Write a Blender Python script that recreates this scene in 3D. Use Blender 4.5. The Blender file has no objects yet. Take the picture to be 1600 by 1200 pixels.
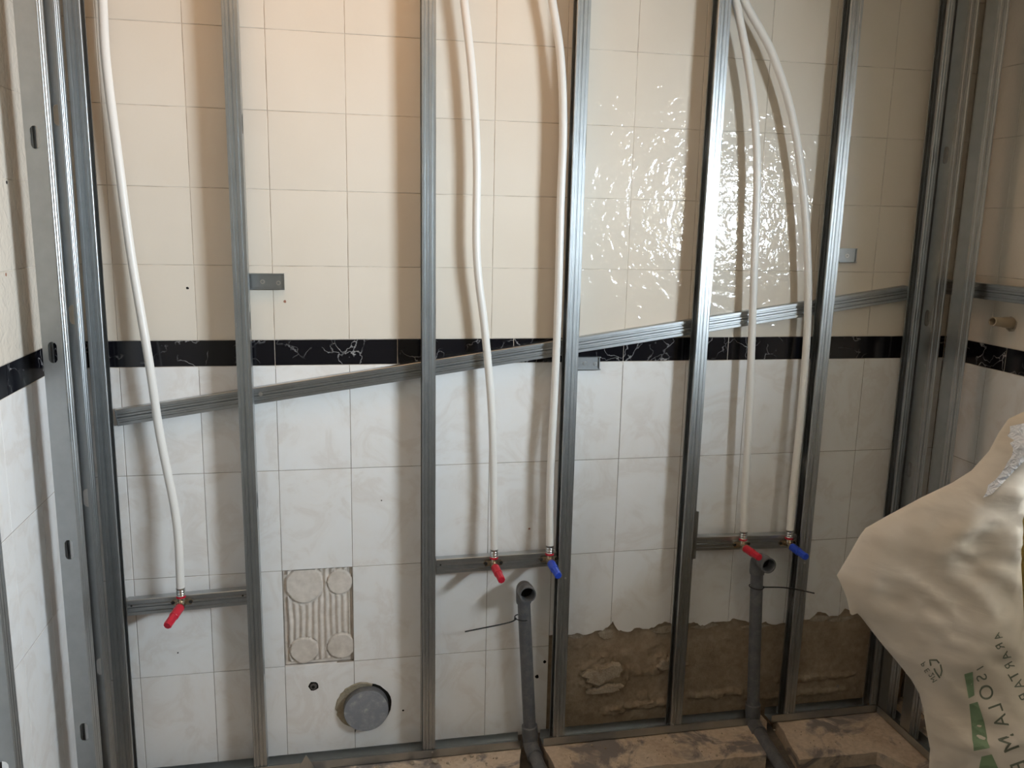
import bpy, bmesh, math, random
from mathutils import Vector, Matrix, noise
from mathutils.geometry import delaunay_2d_cdt

random.seed(7)
C = bpy.context.scene.collection
SC = bpy.context.scene

# ------------------------------------------------------------------ camera
F = 1324.2                       # focal length in pixels of a 1600 px wide frame
YAW, PIT, ROL = 0.2008, -0.1915, 0.0217
CAM = Vector((0.3808, -2.374, 1.6072))
fw = Vector((math.sin(YAW)*math.cos(PIT), math.cos(YAW)*math.cos(PIT), math.sin(PIT)))
rt0 = Vector((math.cos(YAW), -math.sin(YAW), 0)); up0 = rt0.cross(fw)
RT = rt0*math.cos(ROL) + up0*math.sin(ROL)
UP = -rt0*math.sin(ROL) + up0*math.cos(ROL)
cd = bpy.data.cameras.new('camera'); cam = bpy.data.objects.new('camera', cd); C.objects.link(cam)
cd.sensor_width = 36.0; cd.lens = F/1600*36.0; cd.clip_start = 0.02
m = Matrix((RT, UP, -fw)).transposed().to_4x4(); m.translation = CAM
cam.matrix_world = m
SC.camera = cam

# ------------------------------------------------------------------ light and exposure
SC.view_settings.view_transform = 'Standard'; SC.view_settings.look = 'None'
SC.view_settings.gamma = 1.0; SC.view_settings.use_curve_mapping = False
SC.view_settings.exposure = 0.0
W = bpy.data.worlds.new('world'); SC.world = W; W.use_nodes = True
W.node_tree.nodes['Background'].inputs[0].default_value = (0.75, 0.88, 1.0, 1)
W.node_tree.nodes['Background'].inputs[1].default_value = 0.3

def area(name, loc, target, sx, sy, power, col, spread=180):
    l = bpy.data.lights.new(name, 'AREA'); l.shape = 'RECTANGLE'; l.size = sx; l.size_y = sy
    l.energy = power; l.color = col; l.spread = math.radians(spread)
    o = bpy.data.objects.new(name, l); C.objects.link(o); o.location = loc
    o.rotation_euler = (Vector(target)-Vector(loc)).to_track_quat('-Z', 'Y').to_euler()
    return o
# daylight entering by the window of the right-hand wall
area('window_daylight', (2.58, -2.20, 1.57), (0.58, -2.20, 1.57), 2.00, 0.54, 405, (0.77, 0.90, 1.0), 180)
# unseen warm fill light, added under the ceiling to warm the upper wall
area('warm_fill', (0.40, -0.52, 2.50), (0.40, -0.52, 0.0), 1.1, 0.30, 3.6, (1.0, 0.48, 0.16))

def pix(px, py):
    d = RT*((px-800)/F) - UP*((py-600)/F) + fw
    return d
def aty(px, py, Y):
    d = pix(px, py); return CAM + d*((Y-CAM.y)/d.y)
def atz(px, py, Z):
    d = pix(px, py); return CAM + d*((Z-CAM.z)/d.z)
def atx(px, py, X):
    d = pix(px, py); return CAM + d*((X-CAM.x)/d.x)

# ------------------------------------------------------------------ materials
def mat(name, col=(0.8, 0.8, 0.8), rough=0.5, metal=0.0, spec=0.5):
    M = bpy.data.materials.new(name); M.use_nodes = True
    b = M.node_tree.nodes['Principled BSDF']
    b.inputs['Base Color'].default_value = (*col, 1); b.inputs['Roughness'].default_value = rough
    b.inputs['Metallic'].default_value = metal; b.inputs['Specular IOR Level'].default_value = spec
    return M
def nd(M, t, **kw):
    n = M.node_tree.nodes.new(t)
    for k, v in kw.items():
        if k in n.inputs: n.inputs[k].default_value = v
        else: setattr(n, k, v)
    return n
def lk(M, a, b): M.node_tree.links.new(a, b)
def geo(M):
    return nd(M, 'ShaderNodeNewGeometry').outputs['Position']
def noise_node(M, vec, scale, detail=4, rough=0.5, dist=0.0):
    n = nd(M, 'ShaderNodeTexNoise'); n.inputs['Scale'].default_value = scale
    n.inputs['Detail'].default_value = detail; n.inputs['Roughness'].default_value = rough
    n.inputs['Distortion'].default_value = dist
    lk(M, vec, n.inputs['Vector']); return n.outputs['Fac']
def ramp(M, fac, stops):
    r = nd(M, 'ShaderNodeValToRGB'); e = r.color_ramp.elements
    e[0].position, e[0].color = stops[0][0], (*stops[0][1], 1)
    e[1].position, e[1].color = stops[-1][0], (*stops[-1][1], 1)
    for p, c in stops[1:-1]:
        x = e.new(p); x.color = (*c, 1)
    lk(M, fac, r.inputs['Fac']); return r.outputs['Color']
def mix(M, fac, a, b, mode='MIX'):
    n = nd(M, 'ShaderNodeMix', data_type='RGBA', blend_type=mode)
    for s, v in ((n.inputs[0], fac), (n.inputs[6], a), (n.inputs[7], b)):
        if hasattr(v, 'is_linked') or hasattr(v, 'links'): lk(M, v, s)
        elif isinstance(v, (int, float)): s.default_value = v
        else: s.default_value = (*v, 1)
    return n.outputs[2]
def bsdf(M): return M.node_tree.nodes['Principled BSDF']
def bump(M, h, strength, dist, normal=None):
    b = nd(M, 'ShaderNodeBump'); b.inputs['Strength'].default_value = strength; b.inputs['Distance'].default_value = dist
    lk(M, h, b.inputs['Height'])
    if normal is not None: lk(M, normal, b.inputs['Normal'])
    return b.outputs['Normal']
def scalevec(M, vec, s):
    n = nd(M, 'ShaderNodeMapping'); n.inputs['Scale'].default_value = s; lk(M, vec, n.inputs['Vector']); return n.outputs[0]
def math_n(M, op, a, b=0.0):
    n = nd(M, 'ShaderNodeMath', operation=op)
    for i, v in ((0, a), (1, b)):
        if isinstance(v, (int, float)): n.inputs[i].default_value = v
        else: lk(M, v, n.inputs[i])
    return n.outputs[0]

# glazed cream tile, rippled glaze
MT = mat('cream_glazed_tile', rough=0.07, spec=0.55)
P = geo(MT)
rnd = nd(MT, 'ShaderNodeObjectInfo').outputs['Random']
base = ramp(MT, noise_node(MT, P, 3.0, 3), [(0.3, (0.75, 0.675, 0.575)), (0.7, (0.79, 0.72, 0.625))])
base = mix(MT, 1.0, base, ramp(MT, rnd, [(0, (0.965, 0.965, 0.965)), (1, (1, 1, 1))]), 'MULTIPLY')
lk(MT, base, bsdf(MT).inputs['Base Color'])
n1 = noise_node(MT, P, 31, 2, 0.5, 1.1)
n2 = noise_node(MT, P, 90, 2, 0.5, 0.4)
nm = bump(MT, n1, 0.8, 0.0036); nm = bump(MT, n2, 0.35, 0.0010, nm)
lk(MT, nm, bsdf(MT).inputs['Coat Normal'])
bsdf(MT).inputs['Coat Weight'].default_value = 1.0; bsdf(MT).inputs['Coat Roughness'].default_value = 0.04
bsdf(MT).inputs['Coat IOR'].default_value = 1.5
bsdf(MT).inputs['Specular IOR Level'].default_value = 0.0; bsdf(MT).inputs['Roughness'].default_value = 0.6

# lower marbled tile
ML = mat('marbled_white_tile', rough=0.6, spec=0.25)
P = geo(ML)
rnd = nd(ML, 'ShaderNodeObjectInfo').outputs['Random']
off = nd(ML, 'ShaderNodeVectorMath', operation='ADD'); lk(ML, P, off.inputs[0])
cmb = nd(ML, 'ShaderNodeCombineXYZ'); r10 = math_n(ML, 'MULTIPLY', rnd, 13.0)
lk(ML, r10, cmb.inputs[0]); lk(ML, r10, cmb.inputs[2]); lk(ML, cmb.outputs[0], off.inputs[1])
PO = off.outputs[0]
c1 = ramp(ML, noise_node(ML, PO, 8, 6, 0.6, 1.2), [(0.38, (0.87, 0.86, 0.85)), (0.50, (0.84, 0.81, 0.775)), (0.60, (0.70, 0.63, 0.565)), (0.74, (0.86, 0.84, 0.82))])
c2 = ramp(ML, noise_node(ML, PO, 2.5, 2), [(0.35, (0.84, 0.82, 0.80)), (0.65, (0.87, 0.87, 0.87))])
lmix = mix(ML, 0.62, c1, c2)
lk(ML, lmix, bsdf(ML).inputs['Base Color'])
bsdf(ML).inputs['Coat Weight'].default_value = 0.5; bsdf(ML).inputs['Coat Roughness'].default_value = 0.25

# black marble border
MB_ = mat('black_veined_tile', rough=0.12, spec=0.5)
P = geo(MB_)
v = nd(MB_, 'ShaderNodeTexVoronoi', feature='DISTANCE_TO_EDGE'); v.inputs['Scale'].default_value = 15
dn = nd(MB_, 'ShaderNodeTexNoise'); dn.inputs['Scale'].default_value = 9; dn.inputs['Detail'].default_value = 5; lk(MB_, P, dn.inputs['Vector'])
vm = nd(MB_, 'ShaderNodeMix', data_type='VECTOR'); vm.inputs[0].default_value = 0.22; lk(MB_, P, vm.inputs[4]); lk(MB_, dn.outputs['Color'], vm.inputs[5])
lk(MB_, vm.outputs[1], v.inputs['Vector'])
vein = ramp(MB_, v.outputs['Distance'], [(0.0, (1, 1, 1)), (0.03, (0, 0, 0))])
gate = ramp(MB_, noise_node(MB_, P, 11, 3), [(0.47, (0, 0, 0)), (0.62, (1, 1, 1))])
vv = mix(MB_, 1.0, vein, gate, 'MULTIPLY')
blk = mix(MB_, vv, (0.006, 0.006, 0.009), (0.36, 0.35, 0.35))
lk(MB_, blk, bsdf(MB_).inputs['Base Color'])

MG = mat('grout', (0.60, 0.55, 0.48), 0.9, spec=0.1)
P = geo(MG); sx = nd(MG, 'ShaderNodeSeparateXYZ'); lk(MG, P, sx.inputs[0])
lowg = math_n(MG, 'GREATER_THAN', sx.outputs[2], 1.19)
gu = ramp(MG, noise_node(MG, P, 14, 4), [(0.35, (0.42, 0.35, 0.28)), (0.6, (0.70, 0.64, 0.56))])
gl = ramp(MG, noise_node(MG, P, 14, 4), [(0.35, (0.22, 0.19, 0.16)), (0.65, (0.42, 0.37, 0.32))])
lk(MG, mix(MG, lowg, gl, gu), bsdf(MG).inputs['Base Color'])
MGD = mat('joint_grout', (0.33, 0.28, 0.23), 0.9, spec=0.1)

# zinc
def zinc(name, base_col, rough, bumpy=True):
    M = mat(name, base_col, rough, 1.0)
    tc = nd(M, 'ShaderNodeTexCoord').outputs['Object']
    st = noise_node(M, scalevec(M, tc, (90, 90, 1.3)), 3.0, 3)
    sp = noise_node(M, scalevec(M, tc, (1, 1, 1)), 24, 4, 0.6)
    c = ramp(M, sp, [(0.3, tuple(x*0.93 for x in base_col)), (0.7, tuple(min(1, x*1.05) for x in base_col))])
    lk(M, c, bsdf(M).inputs['Base Color'])
    r = nd(M, 'ShaderNodeMapRange'); r.inputs['To Min'].default_value = rough-0.03; r.inputs['To Max'].default_value = rough+0.04
    lk(M, st, r.inputs['Value']); lk(M, r.outputs[0], bsdf(M).inputs['Roughness'])
    nn = bump(M, st, 0.04, 0.0003)
    if bumpy:                                   # knurled flange
        vo = nd(M, 'ShaderNodeTexVoronoi'); vo.inputs['Scale'].default_value = 420; vo.inputs['Randomness'].default_value = 0.15
        lk(M, tc, vo.inputs['Vector'])
        nn = bump(M, vo.outputs['Distance'], 0.35, 0.0005, nn)
    lk(M, nn, bsdf(M).inputs['Normal'])
    return M
MZ = zinc('galvanised_steel_knurled', (0.47, 0.49, 0.50), 0.36)
MZR = zinc('galvanised_steel_rail', (0.47, 0.49, 0.50), 0.34, False)
for _n in MZR.node_tree.nodes:
    if _n.type == 'MAPPING' and _n.inputs['Scale'].default_value[0] > 2: _n.inputs['Scale'].default_value = (1.3, 90, 90)
MZP = zinc('galvanised_steel_plain', (0.45, 0.475, 0.49), 0.33, False)
MZW = zinc('galvanised_steel_web', (0.43, 0.45, 0.46), 0.36, False)

MH = mat('white_plastic_tube', (0.80, 0.78, 0.74), 0.35, spec=0.4)
MPV = mat('grey_plastic_pipe', (0.13, 0.135, 0.145), 0.42, spec=0.4)
P = geo(MPV); lk(MPV, ramp(MPV, noise_node(MPV, P, 40, 5, 0.7), [(0.45, (0.115, 0.12, 0.13)), (0.75, (0.19, 0.185, 0.18))]), bsdf(MPV).inputs['Base Color'])
MCP = mat('dusty_grey_cap', (0.25, 0.26, 0.28), 0.6)
P = geo(MCP); lk(MCP, ramp(MCP, noise_node(MCP, P, 38, 6, 0.65), [(0.45, (0.22, 0.23, 0.255)), (0.58, (0.27, 0.275, 0.295)), (0.72, (0.48, 0.46, 0.44))]), bsdf(MCP).inputs['Base Color'])
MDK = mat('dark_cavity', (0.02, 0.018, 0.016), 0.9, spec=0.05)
MBL = mat('black_rubber', (0.012, 0.012, 0.012), 0.45)
MRD = mat('red_plastic', (0.55, 0.012, 0.035), 0.3)
MBU = mat('blue_plastic', (0.02, 0.07, 0.55), 0.3)
MBR = mat('nickel_brass', (0.62, 0.52, 0.40), 0.25, 1.0)
MST = mat('crimped_steel', (0.62, 0.62, 0.60), 0.22, 1.0)
MSC = mat('screw_steel', (0.75, 0.74, 0.72), 0.3, 1.0)

def mortar(name, a, b, c, sc=9, bs=0.8, bd=0.006):
    M = mat(name, a, 0.95, spec=0.1); P = geo(M)
    col = ramp(M, noise_node(M, P, sc, 7, 0.65, 0.4), [(0.32, a), (0.5, b), (0.7, c)])
    fine = noise_node(M, P, sc*9, 4, 0.6)
    col = mix(M, 0.35, col, ramp(M, fine, [(0.3, tuple(x*0.6 for x in a)), (0.7, c)]))
    lk(M, col, bsdf(M).inputs['Base Color'])
    nn = bump(M, noise_node(M, P, sc*2.2, 6, 0.65), bs, bd*1.5); nn = bump(M, fine, bs*0.6, bd*0.3, nn)
    lk(M, nn, bsdf(M).inputs['Normal']); return M
MMO = mortar('brown_wall_mortar', (0.27, 0.20, 0.135), (0.35, 0.27, 0.19), (0.46, 0.37, 0.275), 6)
MLU = mortar('pale_mortar', (0.30, 0.24, 0.17), (0.42, 0.35, 0.27), (0.54, 0.47, 0.38), 22)
MFL = mortar('sandy_screed', (0.46, 0.35, 0.26), (0.63, 0.51, 0.39), (0.70, 0.59, 0.48), 7, 0.5, 0.004)
wn = ramp(MFL, noise_node(MFL, geo(MFL), 5.5, 6, 0.6, 1.2), [(0.52, (0, 0, 0)), (0.60, (1, 1, 1))])
_b = bsdf(MFL).inputs['Base Color']; _c = _b.links[0].from_socket
lk(MFL, mix(MFL, wn, _c, (0.235, 0.21, 0.20)), _b)
MFD = mortar('grey_cement', (0.115, 0.11, 0.11), (0.16, 0.15, 0.145), (0.26, 0.235, 0.20), 6, 0.5, 0.004)
MAD = mortar('cream_adhesive', (0.62, 0.55, 0.48), (0.72, 0.65, 0.58), (0.78, 0.72, 0.66), 5, 0.15, 0.001)
MPL = mat('wall_paint', (0.5, 0.45, 0.38), 0.9, spec=0.1)
P = geo(MPL); lk(MPL, ramp(MPL, noise_node(MPL, P, 2, 3), [(0.3, (0.24, 0.20, 0.155)), (0.7, (0.27, 0.23, 0.18))]), bsdf(MPL).inputs['Base Color'])
MCE = mat('warm_ceiling', (0.78, 0.60, 0.42), 0.9, spec=0.1)
P = geo(MCE); lk(MCE, ramp(MCE, noise_node(MCE, P, 3, 3), [(0.3, (0.75, 0.62, 0.47)), (0.7, (0.80, 0.67, 0.52))]), bsdf(MCE).inputs['Base Color'])

# ------------------------------------------------------------------ mesh helpers
class MB:
    def __init__(s): s.v = []; s.f = []
    def add(s, vs, fs):
        k = len(s.v); s.v += [tuple(v) for v in vs]; s.f += [tuple(i+k for i in f) for f in fs]; return s
    def box(s, a, b):
        x0, y0, z0 = (min(a[i], b[i]) for i in range(3)); x1, y1, z1 = (max(a[i], b[i]) for i in range(3))
        return s.add([(x0,y0,z0),(x1,y0,z0),(x1,y1,z0),(x0,y1,z0),(x0,y0,z1),(x1,y0,z1),(x1,y1,z1),(x0,y1,z1)],
                     [(0,3,2,1),(4,5,6,7),(0,1,5,4),(1,2,6,5),(2,3,7,6),(3,0,4,7)])
    def prism(s, poly, axis, t0, t1):
        """poly: 2D points; extruded along axis 0/1/2 (the other two axes in order)"""
        n = len(poly)
        def P3(p, t):
            q = [0, 0, 0]; o = [i for i in range(3) if i != axis]; q[o[0]] = p[0]; q[o[1]] = p[1]; q[axis] = t; return tuple(q)
        vs = [P3(p, t0) for p in poly] + [P3(p, t1) for p in poly]
        return s.add(vs, [tuple(range(n))[::-1], tuple(range(n, 2*n))] + [(i, (i+1) % n, (i+1) % n+n, i+n) for i in range(n)])
    def strip(s, line, th, z0, z1):
        """thin bent sheet: 2D line (x,y), thickness th, extruded in z"""
        L = [Vector(p) for p in line]; nrm = []
        for i in range(len(L)):
            a = L[max(0, i-1)]; b = L[min(len(L)-1, i+1)]
            d = (b-a).normalized(); nrm.append(Vector((-d.y, d.x)))
        o = [L[i]+nrm[i]*th for i in range(len(L))]
        n = len(L); ring = L + o[::-1]
        vs = [(p.x, p.y, z0) for p in ring] + [(p.x, p.y, z1) for p in ring]; m2 = 2*n
        fs = [(i, (i+1) % m2, (i+1) % m2+m2, i+m2) for i in range(m2)]
        for i in range(n-1):
            fs += [(i, m2-1-i, m2-2-i, i+1), (i+m2, i+1+m2, 2*m2-2-i, 2*m2-1-i)]
        return s.add(vs, fs)
    def tube(s, pts, r, n=16, caps=True):
        pts = [Vector(p) for p in pts]; k0 = len(s.v); up = None
        rr = r if isinstance(r, (list, tuple)) else [r]*len(pts)
        for i, p in enumerate(pts):
            d = (pts[min(i+1, len(pts)-1)]-pts[max(i-1, 0)]).normalized()
            if up is None:
                up = Vector((0, 0, 1)) if abs(d.z) < 0.9 else Vector((1, 0, 0))
            a = d.cross(up).normalized(); b = a.cross(d).normalized(); up = b
            for j in range(n):
                t = 2*math.pi*j/n; s.v.append(tuple(p+(a*math.cos(t)+b*math.sin(t))*rr[i]))
        for i in range(len(pts)-1):
            for j in range(n):
                a0 = k0+i*n+j; a1 = k0+i*n+(j+1) % n
                s.f.append((a0, a0+n, a1+n, a1))
        if caps:
            s.f.append(tuple(k0+j for j in range(n))); s.f.append(tuple(k0+(len(pts)-1)*n+j for j in range(n))[::-1])
        return s
    def lathe(s, c, axis, prof, n=32):
        """revolve (t, r) pairs about an axis through c"""
        c = Vector(c); d = Vector(axis).normalized(); up = Vector((0, 0, 1)) if abs(d.z) < 0.9 else Vector((1, 0, 0))
        a = d.cross(up).normalized(); b = a.cross(d).normalized(); k0 = len(s.v)
        for t, r_ in prof:
            for j in range(n):
                q = 2*math.pi*j/n; s.v.append(tuple(c+d*t+(a*math.cos(q)+b*math.sin(q))*r_))
        for i in range(len(prof)-1):
            for j in range(n):
                a0 = k0+i*n+j; a1 = k0+i*n+(j+1) % n; s.f.append((a0, a0+n, a1+n, a1))
        return s
    def mesh(s, name, m=None):
        me = bpy.data.meshes.new(name); me.from_pydata(s.v, [], s.f); me.update()
        bm = bmesh.new(); bm.from_mesh(me); bmesh.ops.recalc_face_normals(bm, faces=bm.faces); bm.to_mesh(me); bm.free()
        if m: me.materials.append(m)
        return me
    def build(s, name, m, parent=None, bevel=0, smooth=False, angle=40):
        return link(name, s.mesh(name, m), parent, bevel, smooth, angle)
def link(name, me, parent=None, bevel=0, smooth=False, angle=40):
    o = bpy.data.objects.new(name, me); C.objects.link(o)
    if parent is not None: o.parent = parent
    if smooth:
        for p in me.polygons: p.use_smooth = True
        bm = bmesh.new(); bm.from_mesh(me)
        for e in bm.edges:
            if len(e.link_faces) == 2 and e.calc_face_angle(0) > math.radians(angle): e.smooth = False
        bm.to_mesh(me); bm.free()
    if bevel:
        b = o.modifiers.new('bevel', 'BEVEL'); b.width = bevel; b.segments = 2; b.limit_method = 'ANGLE'
    return o
def tag(o, label=None, cat=None, group=None, kind=None):
    if label: o['label'] = label
    if cat: o['category'] = cat
    if group: o['group'] = group
    if kind: o['kind'] = kind
    return o
def thing(name, label, cat, loc=(0, 0, 0), rz=0, group=None):
    o = bpy.data.objects.new(name, None); o.empty_display_size = 0.05; C.objects.link(o)
    o.location = loc; o.rotation_euler = (0, 0, rz)
    return tag(o, label, cat, group)
def smoothpath(pts, n=8):
    pts = [Vector(p) for p in pts]; out = []
    for i in range(len(pts)-1):
        p0 = pts[max(0, i-1)]; p1 = pts[i]; p2 = pts[i+1]; p3 = pts[min(len(pts)-1, i+2)]
        for k in range(n):
            t = k/n
            out.append(0.5*((2*p1)+(p2-p0)*t+(2*p0-5*p1+4*p2-p3)*t*t+(-p0+3*p1-3*p2+p3)*t**3))
    out.append(pts[-1]); return out
def bake(o, M):
    """move a child's mesh data by M"""
    o.data.transform(M); return o

# ------------------------------------------------------------------ the room
XL, XR, YB, ZC = -0.345, 2.28, -3.6, 2.55
TH = 0.009                                            # tile thickness
JO = 0.0008                                           # half joint
BAND0, BAND1 = 1.2, 1.2715

tag(MB().box((XL-0.3, YB-0.1, -0.20), (XR+0.3, 0.3, -0.045)).build('floor', MFD), kind='structure')
tag(MB().box((XL-0.3, YB-0.1, ZC), (XR+0.3, 0.3, ZC+0.1)).build('ceiling', MCE), kind='structure')
wb = tag(MB().box((XL-0.1, TH+0.002, -0.045), (XR+0.1, 0.25, ZC)).build('wall_back', MG), kind='structure')
wl = tag(MB().box((XL-0.25, YB, -0.045), (XL-0.0013, TH+0.002, ZC)).build('wall_left', MG), kind='structure')
m_ = MB()
wy0, wy1, wz0, wz1 = -2.42, -1.36, 1.46, 1.84        # window opening in the right wall
xo = XR+0.0013
m_.box((xo, YB, -0.045), (xo+0.26, wy0, ZC)); m_.box((xo, wy1, -0.045), (xo+0.26, TH+0.002, ZC))
m_.box((xo, wy0, -0.045), (xo+0.26, wy1, wz0)); m_.box((xo, wy0, wz1), (xo+0.26, wy1, ZC))
wr = tag(m_.build('wall_right', MG), kind='structure')
tag(MB().box((XL-0.1, YB-0.1, -0.045), (XR+0.1, YB, ZC)).build('wall_front', MPL), kind='structure')
# painted skins beyond the tiling of the side walls
MB().box((XL-TH-0.002, YB, -0.045), (XL, -1.0, ZC)).build('painted_plaster', MPL, wl)
m_ = MB(); m_.box((XR, YB, -0.045), (xo, wy0, ZC)); m_.box((XR, wy0, -0.045), (xo, wy1, wz0)); m_.box((XR, wy0, wz1), (xo, wy1, ZC)); m_.box((XR, wy1, -0.045), (xo, -1.20, ZC))
m_.build('painted_plaster', MPL, wr)
m_ = MB()
for a, b in (((wy0, wz0), (wy0+0.035, wz1)), ((wy1-0.035, wz0), (wy1, wz1)), ((wy0, wz0), (wy1, wz0+0.03)), ((wy0, wz1-0.03), (wy1, wz1))):
    m_.box((XR+0.01, a[0], a[1]), (XR+0.05, b[0], b[1]))
tag(m_.build('window_1', MPL), kind='structure')

# grout bed between the tiles of the back wall (left out where the tiles are gone)
gb = MB(); g0, g1 = 0.0013, TH+0.003
gb.box((XL-0.02, g0, 0.601), (XR+0.02, g1, ZC)); gb.box((XL-0.02, g0, 0.3), (0.201, g1, 0.601)); gb.box((0.399, g0, 0.3), (0.999, g1, 0.601)); gb.box((0.999, g0, 0.375), (XR+0.02, g1, 0.601))
gb.box((XL-0.02, g0, -0.045), (0.35, g1, 0.299)); gb.box((0.515, g0, -0.045), (0.999, g1, 0.3)); gb.box((0.35, g0, 0.232), (0.515, g1, 0.3)); gb.box((0.35, g0, -0.045), (0.515, g1, 0.065))
gb.build('grout_bed', MG, wb)
# ---- tiles
def tile_mesh(poly, th=TH, bev=0.0008):
    """a tile from a CCW polygon in (x,z); front at y=0, back at y=th, softened front rim"""
    n = len(poly); cx = sum(p[0] for p in poly)/n; cz = sum(p[1] for p in poly)/n
    hx = max(abs(p[0]-cx) for p in poly); hz = max(abs(p[1]-cz) for p in poly)
    inner = [(cx+(p[0]-cx)*(1-bev/hx), cz+(p[1]-cz)*(1-bev/hz)) for p in poly]
    vs = [(x, 0, z) for x, z in inner] + [(x, bev, z) for x, z in poly] + [(x, th, z) for x, z in poly]
    fs = [tuple(range(n))]
    for k in (0, 1):
        fs += [(k*n+i, k*n+(i+1) % n, (k+1)*n+(i+1) % n, (k+1)*n+i) for i in range(n)]
    fs.append(tuple(range(2*n, 3*n))[::-1])
    return MB().add(vs, fs)
_cache = {}
def rect_tile(w, h, m):
    k = (round(w, 4), round(h, 4), m.name)
    if k not in _cache:
        _cache[k] = tile_mesh([(-w/2, -h/2), (w/2, -h/2), (w/2, h/2), (-w/2, h/2)]).mesh('tile', m)
    return _cache[k]
def put_tile(wall, u0, u1, z0, z1, m, name='tile'):
    """u runs along the wall seen from the room"""
    w = u1-u0-2*JO; h = z1-z0-2*JO
    if w < 0.006 or h < 0.006: return
    o = bpy.data.objects.new(name, rect_tile(w, h, m)); C.objects.link(o)
    uc = (u0+u1)/2; zc = (z0+z1)/2; jit = random.uniform(-0.0004, 0.0004)
    if wall is wb: o.location = (uc, jit, zc); rz = 0
    elif wall is wl: o.location = (XL+jit, -uc, zc); rz = math.pi/2      # u = distance from the back corner
    else: o.location = (XR+jit, -uc, zc); rz = -math.pi/2
    o.rotation_euler = (random.uniform(-.0015, .0015), 0, rz+random.uniform(-.0015, .0015))
    o.parent = wall
    return o
rows_up = [(BAND1+0.2*i, min(BAND1+0.2*(i+1), ZC)) for i in range(7)]
rows_dn = [(1.2-0.3*(i+1), 1.2-0.3*i) for i in range(4)]
cols = [max(XL, -0.4)] + [0.2*k for k in range(-1, 12)] + [XR]
def clip_line(x):                         # broken lower edge of the tiles on the right
    pts = [(1.0, .335), (1.062, .332), (1.09, .336), (1.12, .327), (1.15, .338), (1.175, .337), (1.2, .357), (1.207, .366), (1.222, .338), (1.24, .330), (1.267, .327), (1.285, .338), (1.32, .331),
           (1.345, .334), (1.362, .346), (1.38, .352), (1.4, .346), (1.429, .325), (1.45, .34), (1.481, .343), (1.5, .331), (1.517, .327), (1.54, .337), (1.561, .337), (1.6, .335), (1.62, .345), (1.662, .333),
           (1.69, .326), (1.709, .318), (1.735, .325), (1.76, .312), (1.802, .315), (1.83, .31), (1.85, .326), (1.893, .32), (1.92, .345), (1.95, .339), (1.965, .326), (1.999, .326), (2.02, .35), (2.045, .339), (2.1, .33), (2.16, .345), (2.28, .34)]
    return pts
BR = clip_line(0)
for i in range(len(cols)-1):
    c0, c1 = cols[i], cols[i+1]
    for (z0, z1) in rows_up: put_tile(wb, c0, c1, z0, z1, MT)
    for r, (z0, z1) in enumerate(rows_dn):
        if r == 3 and c0 >= 0.99: continue
        if r == 2 and abs(c0-0.2) < 0.01: continue            # the missing tile
        if r == 2 and c0 >= 0.99:
            inner = [p for p in BR if c0+JO < p[0] < c1-JO]
            def zi(x):
                for a, b in zip(BR, BR[1:]):
                    if a[0] <= x <= b[0]: return a[1]+(b[1]-a[1])*(x-a[0])/(b[0]-a[0])
                return BR[-1][1]
            low = [(c0+JO, zi(c0+JO))]+inner+[(c1-JO, zi(c1-JO))]
            # ragged in-between points
            rag = [low[0]]
            for a, b in zip(low, low[1:]):
                for t in (0.33, 0.66): rag.append((a[0]+(b[0]-a[0])*t, a[1]+(b[1]-a[1])*t+random.uniform(-.003, .003)))
                rag.append(b)
            poly = rag+[(c1-JO, z1-JO), (c0+JO, z1-JO)]
            tile_mesh(poly, bev=0.0006).build('tile', ML, wb)
        elif r == 3 and (abs(c0-0.4) < 0.01 or abs(c0-0.2) < 0.01):
            # tiles notched around the capped pipe
            cx, cz, R = 0.434, 0.148, 0.076
            if abs(c0-0.4) < 0.01:
                arc = [(cx+R*math.cos(t)*random.uniform(.99, 1.03), cz+R*math.sin(t)*random.uniform(.99, 1.03)) for t in [math.radians(116-x) for x in range(0, 233, 12)]]
                poly = [(0.4+JO, z1-JO)] + [(0.4+JO, arc[0][1])] + arc + [(0.4+JO, arc[-1][1]-0.012), (0.4+JO, z0+JO), (0.6-JO, z0+JO), (0.6-JO, z1-JO)]
                # order counter-clockwise
                tile_mesh(poly[::-1], bev=0.0003).build('tile', ML, wb)
            else:
                arc = [(cx+R*math.cos(t), cz+R*math.sin(t)) for t in [math.radians(118+x) for x in range(0, 125, 12)]]
                arc = [(min(x, 0.4-JO), z) for x, z in arc]
                poly = [(0.2+JO, z0+JO), (0.4-JO, z0+JO), (0.4-JO, arc[-1][1])] + arc[::-1][1:] + [(0.4-JO, arc[0][1]), (0.4-JO, z1-JO), (0.2+JO, z1-JO)]
                tile_mesh(poly, bev=0.0003).build('tile', ML, wb)
        else: put_tile(wb, c0, c1, z0, z1, ML)
bj = [XL]+[0.2+0.3333*k for k in range(-1, 7)]+[XR]
for a, b in zip(bj, bj[1:]): put_tile(wb, a, b, BAND0, BAND1, MB_, 'border_tile')
for wall, off in ((wl, 0.208), (wr, 0.19)):
    us = [0.0]+[off+0.2*k for k in range(0, 5 if wall is wl else 6)]
    us[-1] = 1.0 if wall is wl else 1.2
    for a, b in zip(us, us[1:]):
        for (z0, z1) in rows_up: put_tile(wall, a, b, z0, z1, MT)
        for (z0, z1) in rows_dn: put_tile(wall, a, b, z0, z1, ML)
    bb = [0.0, 0.39 if wall is wl else 0.26, 0.72, us[-1]]
    if wall is wl: bb[1] = 0.355
    for a, b in zip(bb, bb[1:]): put_tile(wall, a, b, BAND0, BAND1, MB_, 'border_tile')

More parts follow.
